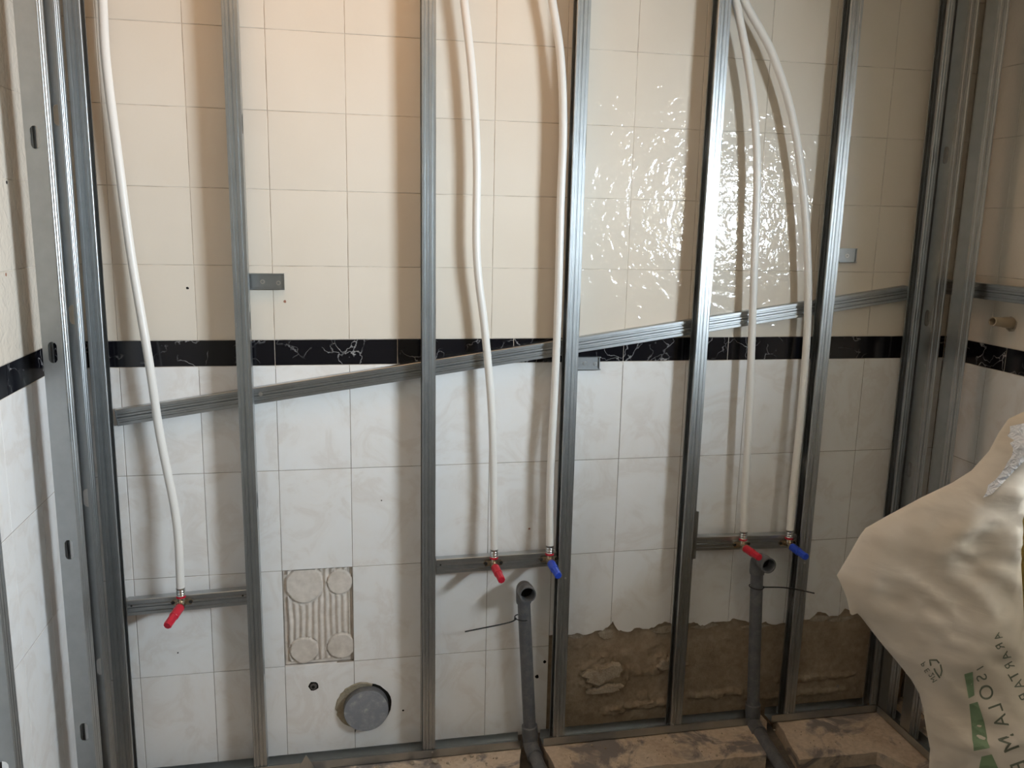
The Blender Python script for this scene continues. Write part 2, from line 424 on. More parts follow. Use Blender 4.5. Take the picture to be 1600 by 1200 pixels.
# ---- exposed mortar of the lower right of the back wall
def nz(x, y, z, s): return noise.noise(Vector((x*s, y*s, z*s)))
mo = MB(); NX, NZ = 260, 76; x0, x1, z0, z1 = 1.0, XR, -0.045, 0.372
for j in range(NZ+1):
    for i in range(NX+1):
        x = x0+(x1-x0)*i/NX; z = z0+(z1-z0)*j/NZ
        h = 0.002*nz(x, 0, z, 9)+0.0018*nz(x*0.5, 3, z, 34)+0.0012*nz(x, 5, z, 80)
        for (cx, cz, rx, rz_, hh) in ((1.19, .165, .085, .05, .011), (1.17, .215, .06, .035, .010), (1.285, .185, .03, .02, .007), (1.385, .205, .035, .03, .010), (1.35, .178, .05, .014, .006),
                                      (1.33, .062, .10, .014, .012), (1.22, .05, .045, .016, .011), (1.33, .09, .03, .02, .008), (1.58, .075, .11, .013, .012), (1.95, .10, .16, .012, .009), (1.88, .045, .2, .012, .007), (1.43, .19, .05, .008, .006), (1.35, .29, .03, .03, .005), (1.1, .30, .05, .02, .006), (1.26, .25, .02, .012, .005)):
            q = ((x-cx)/rx)**2+((z-cz)/rz_)**2+1.1*nz(x, 1, z, 42)+0.6*nz(x, 7, z, 95)
            if q < 1: h += hh*min(1, (1-q)*3.0)*(0.8+0.4*nz(x, 2, z, 70))
        mo.v.append((x, 0.0085-h, z))
for j in range(NZ):
    for i in range(NX):
        a = j*(NX+1)+i; mo.f.append((a, a+1, a+NX+2, a+NX+1))
mort = mo.build('exposed_mortar', MMO, wb, smooth=True, angle=70)
# flakes left clinging under the broken tile edge
for (x, z, w, h) in ((1.19, .322, .03, .02), (1.385, .322, .06, .016), (1.09, .322, .03, .008), (1.52, .323, .05, .01), (1.70, .308, .05, .008), (1.93, .318, .05, .012), (2.01, .31, .06, .012)):
    n = 9
    poly = [(x+w*math.cos(2*math.pi*k/n)*random.uniform(.6, 1.1), z+h*math.sin(2*math.pi*k/n)*random.uniform(.6, 1.1)) for k in range(n)]
    bake(tile_mesh(poly, 0.012, 0.002).build('mortar_flake', MLU, wb), Matrix.Translation((0, 0.003, 0)))
# pale lump
for (px_, pz_, w, h) in ((1.185, .192, .075, .035), (1.19, .137, .06, .017), (1.39, .205, .028, .02)):
    n = 17
    poly = [(px_+w*math.cos(2*math.pi*k/n)*random.uniform(.62, 1.15), pz_+h*math.sin(2*math.pi*k/n)*random.uniform(.55, 1.25)+0.10*w*math.cos(2*math.pi*k/n)) for k in range(n)]
    o = bake(tile_mesh(poly, 0.018, 0.005).build('mortar_flake', MLU, wb), Matrix.Translation((0, -0.013, 0)))

# ---- the bare patch where a tile came off: combed adhesive
pr = MB(); n = 60
gx, gz = 80, 110
pads = [(0.262, 0.552, 0.052, 0.058), (0.363, 0.553, 0.036, 0.038), (0.256, 0.345, 0.040, 0.040), (0.364, 0.350, 0.040, 0.040)]
for j in range(gz+1):
    for i in range(gx+1):
        x = 0.202+0.196*i/gx; z = 0.302+0.296*j/gz
        wob = 0.004*nz(x, 0, z, 12)
        ridge = 0.5+0.5*math.cos((x+wob-0.2)*2*math.pi/0.0175)
        h = 0.0060*ridge**0.8
        if x < 0.212 or z < 0.312+0.006*nz(x, 4, z, 40): h = -0.001+0.001*nz(x, 2, z, 60)
        if x > 0.389: h = -0.0015
        for (cx, cz, rx, rz_) in pads:
            q = math.hypot((x-cx)/rx, (z-cz)/rz_)+0.05*nz(x, 6, z, 45)
            if q < 1: h = 0.0064+0.0002*nz(x, 8, z, 90)
            elif q < 1.09 and x < 0.389: h = 0.0
        pr.v.append((x, 0.0088-h, z))
for j in range(gz):
    for i in range(gx):
        a = j*(gx+1)+i; pr.f.append((a, a+1, a+gx+2, a+gx+1))
pr.build('combed_adhesive', MAD, wb, smooth=True, angle=80)

# ---- drill holes and small hole with dowel
def disc(name, x, z, r, m, y=-0.0006, t=0.004, n=12, jag=0.0):
    poly = [(x+r*math.cos(2*math.pi*k/n)*(1+random.uniform(-jag, jag)), z+r*math.sin(2*math.pi*k/n)*(1+random.uniform(-jag, jag))) for k in range(n)]
    return MB().prism(poly, 1, y, y+t).build(name, m, wb)
MRS = mat('rust_brown', (0.35, 0.16, 0.10), 0.8)
for (px_, py_, r, mm) in ((293, 450, .0035, MDK), (445, 471, .004, MRS), (596, 782, .002, MDK), (660, 281, .002, MRS), (278, 1020, .002, MDK), (827, 826, .003, MRS), (839, 1057, .006, MDK), (851, 1034, .005, MDK), (630, 1110, .003, MDK)):
    p = aty(px_, py_, 0); disc('drill_hole', p.x, p.z, r, mm, jag=0.2)
hp = aty(490, 1072, 0)
disc('pipe_hole', hp.x, hp.z, 0.0145, MDK, jag=0.12)
MB().tube([(hp.x, -0.0035, hp.z), (hp.x, -0.0005, hp.z)], 0.0095, 16).build('wall_plug', mat('plug_grey', (0.10, 0.085, 0.08), 0.6), wb)
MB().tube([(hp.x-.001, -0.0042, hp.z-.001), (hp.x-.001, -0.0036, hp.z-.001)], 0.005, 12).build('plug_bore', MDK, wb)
for (px_, py_) in ((10, 285), (9, 429)):
    p = atx(px_, py_, XL); MB().tube([(XL-0.002, p.y, p.z), (XL+0.0008, p.y, p.z)], 0.004, 10).build('drill_hole', MRS if py_ > 300 else MDK, wl)

# ---- capped sewer pipe in the wall
cp = thing('capped_sewer_pipe', 'round dusty grey pipe cap set in a broken hole low on the tiles', 'pipe cap', (0.434, 0, 0.148))
MB().prism([(0.076*math.cos(t)*random.uniform(.97, 1.03), 0.076*math.sin(t)*random.uniform(.97, 1.03)) for t in [2*math.pi*k/28 for k in range(28)]], 1, 0.004, 0.0105).build('hole_cavity', MDK, cp)
# plaster smear ring on the left
sm = MB(); N = 26; ring = []
for k in range(N+1):
    t = math.radians(75+170*k/N); w = 0.006+0.016*math.sin(math.pi*k/N)*random.uniform(.75, 1.15)
    ring.append((t, 0.067, 0.070+w))
for k, (t, a, b) in enumerate(ring):
    for r_, y_ in ((a, -0.001), (b*0.97, -0.004), (b, 0.0)):
        sm.v.append((r_*math.cos(t), y_, r_*math.sin(t)))
for k in range(N):
    for q in range(2):
        a = k*3+q; sm.f.append((a, a+1, a+4, a+3))
sm.build('plaster_collar', mortar('tan_plaster', (0.28, 0.24, 0.17), (0.36, 0.31, 0.23), (0.44, 0.39, 0.30), 20, .5, .003), cp)
MB().tube([(0, 0.008, 0), (0, -0.022, 0), (0, -0.0245, 0)], [0.0665, 0.0665, 0.064], 48).build('pipe_socket', MPV, cp, smooth=True)
MB().tube([(0, -0.0246, 0), (0, -0.026, 0), (0, -0.0265, 0)], [0.0655, 0.0655, 0.060], 48).build('cap_disc', MCP, cp, smooth=True)

# ------------------------------------------------------------------ floor slabs
def slab(name, poly, top, label, seed=0, m=MFL):
    """poly CCW (x,y); rough mortar slab"""
    me_in = [Vector(p) for p in poly]
    # densify outline
    out = []
    for a, b in zip(me_in, me_in[1:]+me_in[:1]):
        n = max(1, int((b-a).length/0.02))
        for k in range(n):
            p = a+(b-a)*k/n
            out.append(Vector((p.x+0.004*nz(p.x, seed, p.y, 30), p.y+0.004*nz(p.y, seed, p.x, 30))))
    xs = [p.x for p in out]; ys = [p.y for p in out]
    pts = list(out); ne = len(out)
    def inside(x, y):
        c = False; j = ne-1
        for i in range(ne):
            if (out[i].y > y) != (out[j].y > y) and x < (out[j].x-out[i].x)*(y-out[i].y)/(out[j].y-out[i].y)+out[i].x: c = not c
            j = i
        return c
    st = 0.0125
    y = min(ys)+st
    while y < max(ys):
        x = min(xs)+st
        while x < max(xs):
            if inside(x, y) and min((Vector((x, y))-p).length for p in out) > 0.006: pts.append(Vector((x, y)))
            x += st
        y += st
    v2, e2, f2, *_ = delaunay_2d_cdt(pts, [(i, (i+1) % ne) for i in range(ne)], [], 1, 1e-5)
    b = MB()
    vs = [(p.x, p.y, top-0.0012+0.0035*nz(p.x, seed, p.y, 14)*0.6+0.0015*nz(p.x, seed, p.y, 60)) for p in v2]
    b.add(vs, [tuple(f) for f in f2])
    for i in range(ne):
        a = vs[i]; c = vs[(i+1) % ne]
        b.add([a, c, (c[0]*1.0, c[1], -0.05), (a[0], a[1], -0.05)], [(0, 1, 2, 3)])
    o = b.build(name, m, smooth=True, angle=50)
    return tag(o, label, 'floor slab')
slab('screed_slab', [(XL, -0.50), (0.825, -0.50), (0.845, -0.3), (0.905, -0.06), (0.905, 0.0), (XL, 0.0)], 0, 'sandy screed slab left of the left drain trench, strewn with crumbs', 1)
slab('screed_slab', [(1.10, -0.215), (1.645, -0.225), (1.70, -0.13), (1.735, -0.06), (1.735, 0.0), (0.975, 0.0), (0.975, -0.07), (0.985, -0.16), (0.99, -0.25)], 0, 'sandy screed slab between the two drain trenches', 2)
slab('screed_slab', [(1.735, -0.265), (2.0, -0.268), (2.06, -0.36), (2.10, -0.42), (XR, -0.55), (XR, 0.0), (1.775, 0.0), (1.765, -0.09)], 0, 'sandy screed slab in the right corner of the floor', 3)

# ------------------------------------------------------------------ steel studs
FL, DP, TK = 0.037, 0.045, 0.0012
def web_mesh(z0, z1, zs, mirror, hole_w=0.020, hole_h=0.050):
    """web plate in the plane u=0, v 0..DP, slots centred at heights zs, thickness TK towards +u"""
    b = MB(); v0, v1 = 0.0, DP; vc = DP/2
    def plate(za, zb):
        b.box((0, v0, za), (TK, v1, zb))
    cur = z0
    for zc in sorted(zs):
        if zc-0.05 < z0 or zc+0.05 > z1: continue
        za, zb = zc-0.04, zc+0.04
        plate(cur, za)
        cor = [math.atan2(sz*0.04, sv*DP/2) for sv in (-1, 1) for sz in (-1, 1)]
        ang = sorted([2*math.pi*k/24-math.pi+0.01 for k in range(24)]+cor)
        outer, inner = [], []
        for t in ang:
            c, s_ = math.cos(t), math.sin(t)
            k = min((DP/2)/abs(c) if abs(c) > 1e-6 else 9, 0.04/abs(s_) if abs(s_) > 1e-6 else 9)
            outer.append((vc+c*k, zc+s_*k))
            # stadium
            R = hole_w/2; L = hole_h/2-R
            lo_, hi_ = 0, 0.1
            for _ in range(24):
                mid = (lo_+hi_)/2; pv, pz = c*mid, s_*mid
                dd = math.hypot(pv, max(0, abs(pz)-L))
                if dd < R: lo_ = mid
                else: hi_ = mid
            inner.append((vc+c*lo_, zc+s_*lo_))
        n = len(ang)
        vs = [(0, a, z) for a, z in outer]+[(0, a, z) for a, z in inner]+[(TK, a, z) for a, z in outer]+[(TK, a, z) for a, z in inner]
        fs = []
        for i in range(n):
            j = (i+1) % n
            fs += [(i, j, n+j, n+i), (2*n+i, 3*n+i, 3*n+j, 2*n+j), (n+i, n+j, 3*n+j, 3*n+i)]
        b.add(vs, fs)
        cur = zb
    plate(cur, z1)
    if mirror: b.v = [(-x, y, z) for x, y, z in b.v]
    return b
def flange_mb(z0, z1, v, dirv, mirror):
    """flange from the web edge, ribbed, with return lip. v = its outer plane, dirv = +1 when the inside lies at larger v"""
    g = 0.0016*dirv
    ln = [(0, v+0.0012*dirv), (0.0012, v), (0.0075, v), (0.0085, v+g), (0.010, v+g), (0.011, v), (0.0175, v), (0.0182, v+g), (0.0192, v+g), (0.0198, v+g*0.2), (0.0205, v+g), (0.0215, v+g), (0.0222, v),
          (0.0275, v), (0.0285, v+g), (0.030, v+g), (0.031, v), (FL-0.0012, v), (FL, v+0.0012*dirv), (FL, v+0.0065*dirv)]
    b = MB().strip(ln, TK*dirv*0.6, z0, z1)
    if mirror: b.v = [(-x, y, z) for x, y, z in b.v]
    return b
def stud(x, y, rz, mirror, slots, label, group, z0=0.004, z1=ZC-0.004, tilt=0.0, name='steel_stud'):
    t = thing(name, label, 'stud', (x, y, z0), rz, group)
    t.rotation_euler = (0, tilt, rz)
    zs = [s-z0 for s in slots]
    web_mesh(0, z1-z0, zs, mirror).build('web', MZW, t)
    flange_mb(0, z1-z0, 0, 1, mirror).build('flange', MZ, t)
    flange_mb(0, z1-z0, DP, -1, mirror).build('flange', MZ, t)
    return t
def slots(z): return [z-0.48*k for k in range(-2, 5)]
G1 = 'steel studs of the back frame'; G2 = 'steel studs of the left frame'; G3 = 'steel studs of the right frame'
YF = -0.07
TL = -0.004
sA = stud(0.146, YF, 0, True, [1.831, 1.33, 0.83, 0.332], 'steel stud of the back frame crossing just left of the missing tile', G1, tilt=-0.002)
sB = stud(0.637, YF, 0, True, slots(1.82), 'steel stud of the back frame right of the capped sewer pipe', G1, tilt=-0.003)
sC = stud(1.041, YF, 0, True, slots(1.819), 'steel stud of the back frame directly right of the blue plug by the left drain', G1, tilt=-0.004)
sD = stud(1.429, YF, 0, True, slots(1.82), 'steel stud of the back frame with a torn tab beside the right-hand tap rail', G1, tilt=0.004)
sE = stud(1.826, YF, 0, True, slots(1.821), 'steel stud of the back frame directly right of the right-hand blue plug', G1, tilt=0.004)
for o, t in ((sD, .004), (sE, .004), (sC, 0)): o.rotation_euler[1] = t
L1 = stud(-0.253, YF, 0, False, slots(1.80), 'corner steel stud left end of the back frame, beside the single white hose', G1)
R1 = stud(2.143, YF-0.0003, 0, True, slots(1.824), 'corner steel stud at the right end of the back frame', G1)
# left frame: room face x=-0.25, webs towards the camera
L2 = stud(-0.2555, -0.083, math.pi/2, True, slots(1.83), 'innermost steel stud of the left frame, tucked in the corner', G2)
L3 = stud(-0.25, -0.281, math.pi/2, False, [1.762, 1.285, 0.805, 0.32, 2.24], 'steel stud of the left frame with four oblong slots facing us', G2)
L4 = stud(-0.25, -0.755, math.pi/2, False, slots(1.50), 'nearest steel stud of the left frame, cut by the left picture edge', G2)
R2 = stud(2.13, -0.121, 0, False, slots(1.82), 'innermost steel stud of the right frame, tucked in the corner', G3)
R3 = stud(2.13, -0.237, 0, False, [], 'second steel stud of the right frame, just left of the side-wall rail', G3)

L3.scale = (1.55, 0.95, 1); L2.scale = (1.4, 1, 1)
# torn tab on stud D, screws
p = aty(1099, 800, YF); q = aty(1099, 860, YF)
tb = MB().prism([(-0.002, q.z-0.03), (0.009, q.z-0.03), (0.0095, p.z-0.002), (-0.002, p.z)], 1, 0.0, 0.001).build('torn_tab', MZP, sD)
for o_, pts in ((sC, ((1.026, .555), (1.018, .03))), (sE, ((1.812, .555),)), (sB, ((.628, .02),)), (sD, ((1.40, .03),)), (sE, ((1.80, .03),))):
    for (x, z) in pts:
        s_ = MB().tube([(x, YF-0.0022, z), (x, YF+0.001, z)], 0.0028, 10).build('screw', MSC, o_)
        bake(s_, o_.matrix_basis.inverted())

# ------------------------------------------------------------------ floor tracks
def track(name, a, b, label, group, axis='x', h=0.027):
    """U-track open upwards between a and b along axis; a,b=(x,y) of its room-side front edge"""
    t = thing(name, label, 'floor track', (a[0], a[1], 0.0015), 0, group)
    L = (b[0]-a[0]) if axis == 'x' else (a[1]-b[1])
    if axis == 'x':
        MB().box((0, 0, 0), (L, DP+0.002, TK)).build('track_base', MZP, t)
        MB().box((0, 0, 0), (L, TK, h)).box((0, -0.0012, h-0.0015), (L, TK, h)).build('track_flange', MZP, t)
        MB().box((0, DP+0.001, 0), (L, DP+0.001+TK, h)).build('track_flange', MZP, t)
    else:
        s = 1 if axis == 'r' else -1
        MB().box((0, 0, 0), (s*(DP+0.002), -L, TK)).build('track_base', MZP, t)
        MB().box((0, 0, 0), (s*TK, -L, h)).box((-s*0.0012, 0, h-0.0015), (s*TK, -L, h)).build('track_flange', MZP, t)
        MB().box((s*(DP+0.001), 0, 0), (s*(DP+0.001+TK), -L, h)).build('track_flange', MZP, t)
    return t
YT = YF-0.0016
GT = 'floor tracks under the studs'
tr1 = track('floor_track', (-0.24, YT), (0.902, YT), 'steel floor track left of the left drain pipe', GT)
track('floor_track', (0.974, YT), (1.700, YT), 'steel floor track between the two drain pipes', GT)
track('floor_track', (1.744, YT), (2.126, YT), 'short steel floor track from the right drain pipe to the right corner', GT)
track('floor_track', (2.1285, -0.075), (2.1285, -1.2), 'steel floor track running along the right wall', GT, 'r')
track('floor_track', (-0.2485, -0.075), (-0.2485, -1.3), 'steel floor track running along the left wall', GT, 'l')
p = aty(478, 1172, YF)
MB().prism([(p.x-0.03+0.24, 0.0), (p.x+0.03+0.24, 0.0), (p.x+0.24, 0.052)], 1, -0.002, -0.0008).build('bent_tab', MZP, tr1)

# ------------------------------------------------------------------ rails and noggins
def channel(L, h, d, ribs=True):
    """horizontal channel along +x, web facing -y (front at y=0), legs backwards; centred on z"""
    y0 = 0.0; g = 0.0032; hh = h/2
    ln = [(d, -hh), (0.0012, -hh), (0, -hh+0.0012), (0, -hh*0.62), (g, -hh*0.55), (g, -hh*0.38), (0, -hh*0.3), (0, -hh*0.06), (g, -0.0), (0, hh*0.06),
          (0, hh*0.3), (g, hh*0.38), (g, hh*0.55), (0, hh*0.62), (0, hh-0.0012), (0.0012, hh), (d, hh)]
    b = MB().strip([(a, c) for a, c in ln], -0.0008, 0, L)
    # strip is (x=depth,y=height,z=length) -> (x=length,y=depth,z=height)
    b.v = [(z, x, y) for x, y, z in b.v]
    return b
def rail(name, a, b, y, h, d, label, group=None, cat='rail', tilt=0):
    a = Vector((a[0], y, a[1])); b = Vector((b[0], y, b[1])); L = (b-a).length
    t = thing(name, label, cat, a, 0, group)
    t.rotation_euler = (0, -math.atan2(b.z-a.z, b.x-a.x), 0)
    channel(L, h, d).build('channel', MZR, t)
    return t, L
pa = aty(185, 654, -0.028); pb = aty(1420, 458, -0.028)
dr, L = rail('diagonal_rail', (pa.x-0.006, pa.z), (pb.x, pb.z), -0.0235, 0.045, 0.0215, 'long ribbed steel rail slanting up to the right across the black tile border')
MB().box((L-0.0012, -0.003, -0.022), (L, 0.021, 0.022)).build('end_tab', MZP, dr)
MB().box((0, -0.003, -0.022), (0.0012, 0.021, 0.022)).build('end_tab', MZP, dr)
for dx in (0.345, 0.375):
    MB().tube([(dx, -0.003, 0.004), (dx, 0.001, 0.004)], 0.0055, 14).tube([(dx, -0.0045, 0.004), (dx, -0.003, 0.004)], 0.003, 10).build('screw', MSC, dr)
YN = -0.052
GN = 'short tap rails screwed between the studs'
def noggin(p0, p1, x0, x1, label):
    a = aty(*p0, YN); b = aty(*p1, YN)
    k = (b.z-a.z)/(b.x-a.x)
    t, L = rail('tap_rail', (x0, a.z+k*(x0-a.x)), (x1, a.z+k*(x1-a.x)), YN, 0.045, 0.026, label, GN, 'rail')
    for xe, s in ((0.0, 1), (L, -1)):
        MB().box((xe, -0.004, -0.0215), (xe+s*0.001, 0.02, 0.0215)).build('end_tab', MZP, t)
        MB().tube([(xe+s*0.012, -0.0009, 0.006), (xe+s*0.012, 0.0005, 0.006)], 0.0026, 8).build('screw', MBL, t)
    return t
noggin((197, 951), (388, 933), -0.209, 0.108, 'short steel rail carrying the single red-plugged tap')
noggin((685, 886), (872, 873), 0.640, 1.000, 'short steel rail carrying the red and blue plugs above the left drain pipe')
noggin((1092, 850), (1262, 845), 1.432, 1.786, 'short steel rail carrying the red and blue plugs above the right drain pipe')
# side rail behind the right frame
t = thing('side_rail', 'ribbed steel rail along the right wall above its pipe stub', 'rail', (2.19, -0.012, 1.434), -math.pi/2)
channel(1.0, 0.044, 0.027).build('channel', MZR, t)

# wall brackets
def bracket(x0, x1, z0, z1, d, label, marks=2):
    t = thing('wall_bracket', label, 'bracket', ((x0+x1)/2, 0, (z0+z1)/2), 0, 'steel brackets on the tiles')
    w = (x1-x0)/2; h = (z1-z0)/2
    MB().box((-w, -0.0022, -h), (w, -0.0010, h)).build('back_plate', MZP, t)
    MB().box((-w, -d, h-0.0012), (w, -0.0010, h)).build('plate_flange', MZP, t)
    MB().box((-w, -d, -h), (w, -0.0010, -h+0.0012)).box((-w, -d, -h), (w, -d+0.001, -h+0.004)).build('plate_flange', MZP, t)
    MB().box((w-0.0022, -0.007, -h), (w, -0.001, h)).build('end_lip', MZP, t)
    for k in range(marks):
        x = -w*0.1+k*0.8*w if marks == 2 else 0.0
        z = -0.001-0.003*k
        MB().tube([(x, -0.0036, z), (x, -0.002, z)], 0.0062, 18).build('washer', MSC, t, smooth=True)
        MB().tube([(x, -0.0046, z), (x, -0.0036, z)], 0.0032, 12).build('screw', MZW, t)
    return t
bracket(0.128, 0.231, 1.409, 1.452, 0.016, 'grey steel bracket with two screws just right of the leftmost free stud')
bracket(1.045, 1.126, 1.178, 1.217, 0.016, 'grey steel bracket with two screws over the lower edge of the black border')
bracket(1.872, 1.932, 1.500, 1.543, 0.010, 'small steel bracket with one screw, right side of the wall above the rail', 1)

# ------------------------------------------------------------------ hoses and taps
YH = -0.064
hoses = [
 ('white plastic water hose hanging at the far left down to its red plug', ((160, 0), (166, 100), (185, 250), (205, 400), (232, 560), (250, 680), (272, 790), (279, 850), (282, 918))),
 ('white plastic water hose down to the red plug above the left drain', ((725, 0), (738, 120), (745, 250), (745, 400), (758, 520), (768, 640), (771, 760), (772, 858))),
 ('white plastic water hose hugging the stud down to the blue plug above the left drain', ((862, -4), (876, 90), (880, 200), (876, 320), (872, 480), (867, 600), (861, 720), (859, 790), (859, 852))),
 ('white plastic water hose down to the red plug above the right drain', ((1143, -8), (1149, 20), (1167, 90), (1179, 180), (1183, 280), (1179, 400), (1175, 520), (1170, 660), (1164, 770), (1162, 830))),
 ('white plastic water hose curving far right down to the blue plug above the right drain', ((1163, 0), (1205, 80), (1235, 170), (1252, 270), (1261, 380), (1262, 500), (1252, 640), (1240, 760), (1234, 828)))]
taps = [('red', (-0.02, -0.02)), ('red', (0.006, -0.006)), ('blue', (0.004, -0.006)), ('red', (0.008, 0.006)), ('blue', (0.006, 0.0))]
taplab = ['tap elbow with red plug at the bottom of the far left hose', 'tap elbow with red plug above the left drain pipe', 'tap elbow with blue plug beside the stud above the left drain pipe',
          'tap elbow with red plug just above the mouth of the right drain pipe', 'tap elbow with blue plug at the right end of the right-hand tap rail']
for k, (lab, pts) in enumerate(hoses):
    # each hose hangs close to the wall and comes forward to its tap
    def hy(py, lo={0: -0.031, 1: -0.044}.get(k, -0.050)):
        if k == 0 and py > 540: return -0.045 if py < 700 else (-0.055 if py < 820 else YH)
        return lo if py < 640 else (0.5*(lo+YH) if py < 800 else YH)
    P3 = [aty(x, y, hy(y)) for x, y in pts]
    if k == 3: P3[0].y = P3[1].y = -0.055; P3[0].x = 1.452; P3[1].x += 0.006
    # continue up out of the picture to the ceiling
    d = (P3[0]-P3[1]).normalized()
    if k == 3: top = [Vector((1.452, -0.055, 2.30)), Vector((1.452, -0.055, 2.5))]
    elif k == 4: top = [Vector((1.475, -0.074, 2.26)), Vector((1.474, -0.075, 2.5))]
    else: top = [P3[0]+d*0.2, Vector((P3[0].x+d.x*0.3, P3[0].y, 2.52))]
    path = smoothpath(top[::-1]+P3, 8)
    h = MB().tube(path, 0.0112, 16).build('water_hose', MH, smooth=True); tag(h, lab, 'hose', 'white water hoses')
    e = P3[-1]; col, (dx, dz) = taps[k]
    t = thing('tap_elbow', taplab[k], 'tap', (e.x, e.y, e.z), 0, 'plugged tap elbows')
    # crimp sleeve hanging below the hose end
    sl = MB()
    prof = []
    for i in range(13): prof.append((-0.001-0.0018*i, 0.0122 if i % 4 < 2 else 0.0105))
    sl.tube([(0, 0, z) for z, r in prof], [r for z, r in prof], 20).build('crimp_sleeve', MST, t, smooth=True, angle=60)
    MB().tube([(0, 0, -0.0235), (0, 0, -0.0285)], 0.0128, 20).build('coloured_ring', MRD, t, smooth=True)
    el = MB().tube([(0, 0, -0.0285), (0, 0, -0.040), (0, -0.004, -0.046), (0, -0.012, -0.048), (0, -0.022, -0.048)], [0.0085, 0.0095, 0.0115, 0.0125, 0.0125], 18)
    el.tube([(0, -0.020, -0.048), (0, -0.026, -0.048)], 0.0135, 6)
    el.build('elbow_body', MBR, t, smooth=True, angle=35)
    # mounting ears screwed to the rail
    yb = YN-YH-0.002
    MB().prism([(-0.030, -0.046), (-0.024, -0.038), (0.024, -0.038), (0.030, -0.046), (0.024, -0.055), (-0.024, -0.055)], 1, yb-0.003, yb).tube([(0, yb-0.003, -0.047), (0, -0.008, -0.047)], 0.009, 14).build('mounting_plate', MBR, t)
    for s in (-1, 1):
        MB().tube([(s*0.023, yb-0.0045, -0.0465), (s*0.023, yb-0.003, -0.0465)], 0.0048, 12).build('screw', MBL, t)
    a = Vector((0, -0.024, -0.048)); b = a+Vector((dx, -0.072, -0.004+dz*0.6))
    n = 16; pl = MB()
    mid = a+(b-a)*0.55
    pl.tube([a, a+(b-a)*0.5, a+(b-a)*0.52], [0.0125, 0.0125, 0.0115], n).tube([a+(b-a)*0.5, a+(b-a)*0.97, b], [0.0112, 0.0112, 0.0095], 8)
    pl.build('threaded_plug', MRD if col == 'red' else MBU, t, smooth=True, angle=30)

# ------------------------------------------------------------------ drain pipes
def drain(pt, pb, mouth_dir, label, tl, out_dir):
    top = Vector(pt); bot = Vector(pb); t = thing('drain_pipe', label, 'pipe', bot, 0, 'grey drain pipes')
    T = top-bot; u = T.normalized()
    MB().tube([u*0.03, T-u*0.045], 0.0195, 28).build('pipe_shaft', MPV, t, smooth=True)
    md = Vector(mouth_dir).normalized()
    # elbow from vertical to the mouth
    c = T; pts = []
    st = c-u*0.06
    pts = [st, st+u*0.006, c-u*0.03]+[c-u*0.03+(u*math.sin(a)+md*(1-math.cos(a)))*0.024 for a in [math.radians(x) for x in (15, 30, 45, 60, 75, 90)]]
    e = pts[-1]; pts += [e+md*0.012]
    MB().tube(pts, [0.0225, 0.0235]+[0.0225]*(len(pts)-2), 28, caps=False).build('elbow', MPV, t, smooth=True)
    e = pts[-1]; f = e+md*0.030
    # socket with a wall thickness: ring rim and dark bore
    s = MB(); n = 32
    s.lathe(e, md, [(-0.004, 0.0225), (0, 0.0246), (0.030, 0.0250), (0.032, 0.0244), (0.032, 0.0212), (0.031, 0.0207), (-0.006, 0.0205)], n).build('elbow_socket', MPV, t, smooth=True, angle=50)
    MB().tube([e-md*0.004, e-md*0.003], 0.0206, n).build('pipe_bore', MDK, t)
    # foot socket and the run along the trench
    MB().tube([u*0.050, u*0.048, u*0.010, Vector((0, 0, 0))], [0.0215, 0.0245, 0.0245, 0.0225], 28).build('foot_socket', MPV, t, smooth=True)
    od = Vector(out_dir).normalized()
    el = [u*0.01, Vector((0, 0, -0.008)), Vector((0, 0, -0.014))+od*0.010, Vector((0, 0, -0.017))+od*0.028, Vector((0, 0, -0.018))+od*0.06]
    MB().tube(smoothpath(el, 4), 0.0235, 24).tube([el[-1]-od*0.003, el[-1]+od*0.003], 0.0248, 24).build('elbow', MPV, t, smooth=True)
    MB().tube([el[-1]+od*0.001, el[-1]+od*0.9], 0.0195, 24).build('floor_run', MPV, t, smooth=True)
    return t
t1 = aty(817, 918, -0.055); b1 = aty(828, 1172, -0.055)
drain((t1.x, -0.055, t1.z+0.012), (b1.x, -0.055, 0.018), (0.0, -1, 0.02), 'grey plastic drain pipe with open elbow, the left one of two', 1, (0.04, -1, 0))
t2 = aty(1183, 874, -0.055); b2 = aty(1176, 1120, -0.055)
drain((t2.x, -0.055, t2.z+0.012), (b2.x, -0.055, 0.018), (0.06, -1, 0.0), 'grey plastic drain pipe with open elbow, the right one of two', 1, (-0.10, -1, 0))
# cable ties
def tie(c, r, tail, label):
    t = thing('cable_tie', label, 'cable tie', c, 0, 'black cable ties on the drain pipes')
    pts = [(r*math.cos(a), r*math.sin(a), -0.002*math.cos(a)) for a in [2*math.pi*k/28 for k in range(29)]]
    MB().tube(pts, 0.0017, 8).build('loop', MBL, t, smooth=True)
    MB().tube(smoothpath(tail, 6), 0.0021, 8).build('tail', MBL, t, smooth=True)
    s = 1 if tail[-1][0] > 0 else -1
    MB().box((s*r-0.003, -0.009, -0.003), (s*r+0.003, -0.002, 0.003)).build('tie_head', MBL, t, bevel=0.001)
c1 = aty(815, 965, -0.055)
te = aty(726, 987, -0.10)-c1
tie((c1.x+0.001, -0.055, c1.z), 0.0215, [(-0.021, -0.008, 0.0), (-0.05, -0.02, -0.004), tuple(te)], 'black cable tie on the left drain pipe with its tail pointing left')
c2 = aty(1181, 917, -0.055)
te = aty(1272, 927, -0.11)-c2
tie((c2.x+0.001, -0.055, c2.z), 0.0215, [(0.021, -0.010, 0.002), (0.09, -0.035, 0.006), tuple(te)], 'black cable tie on the right drain pipe with its tail pointing right')

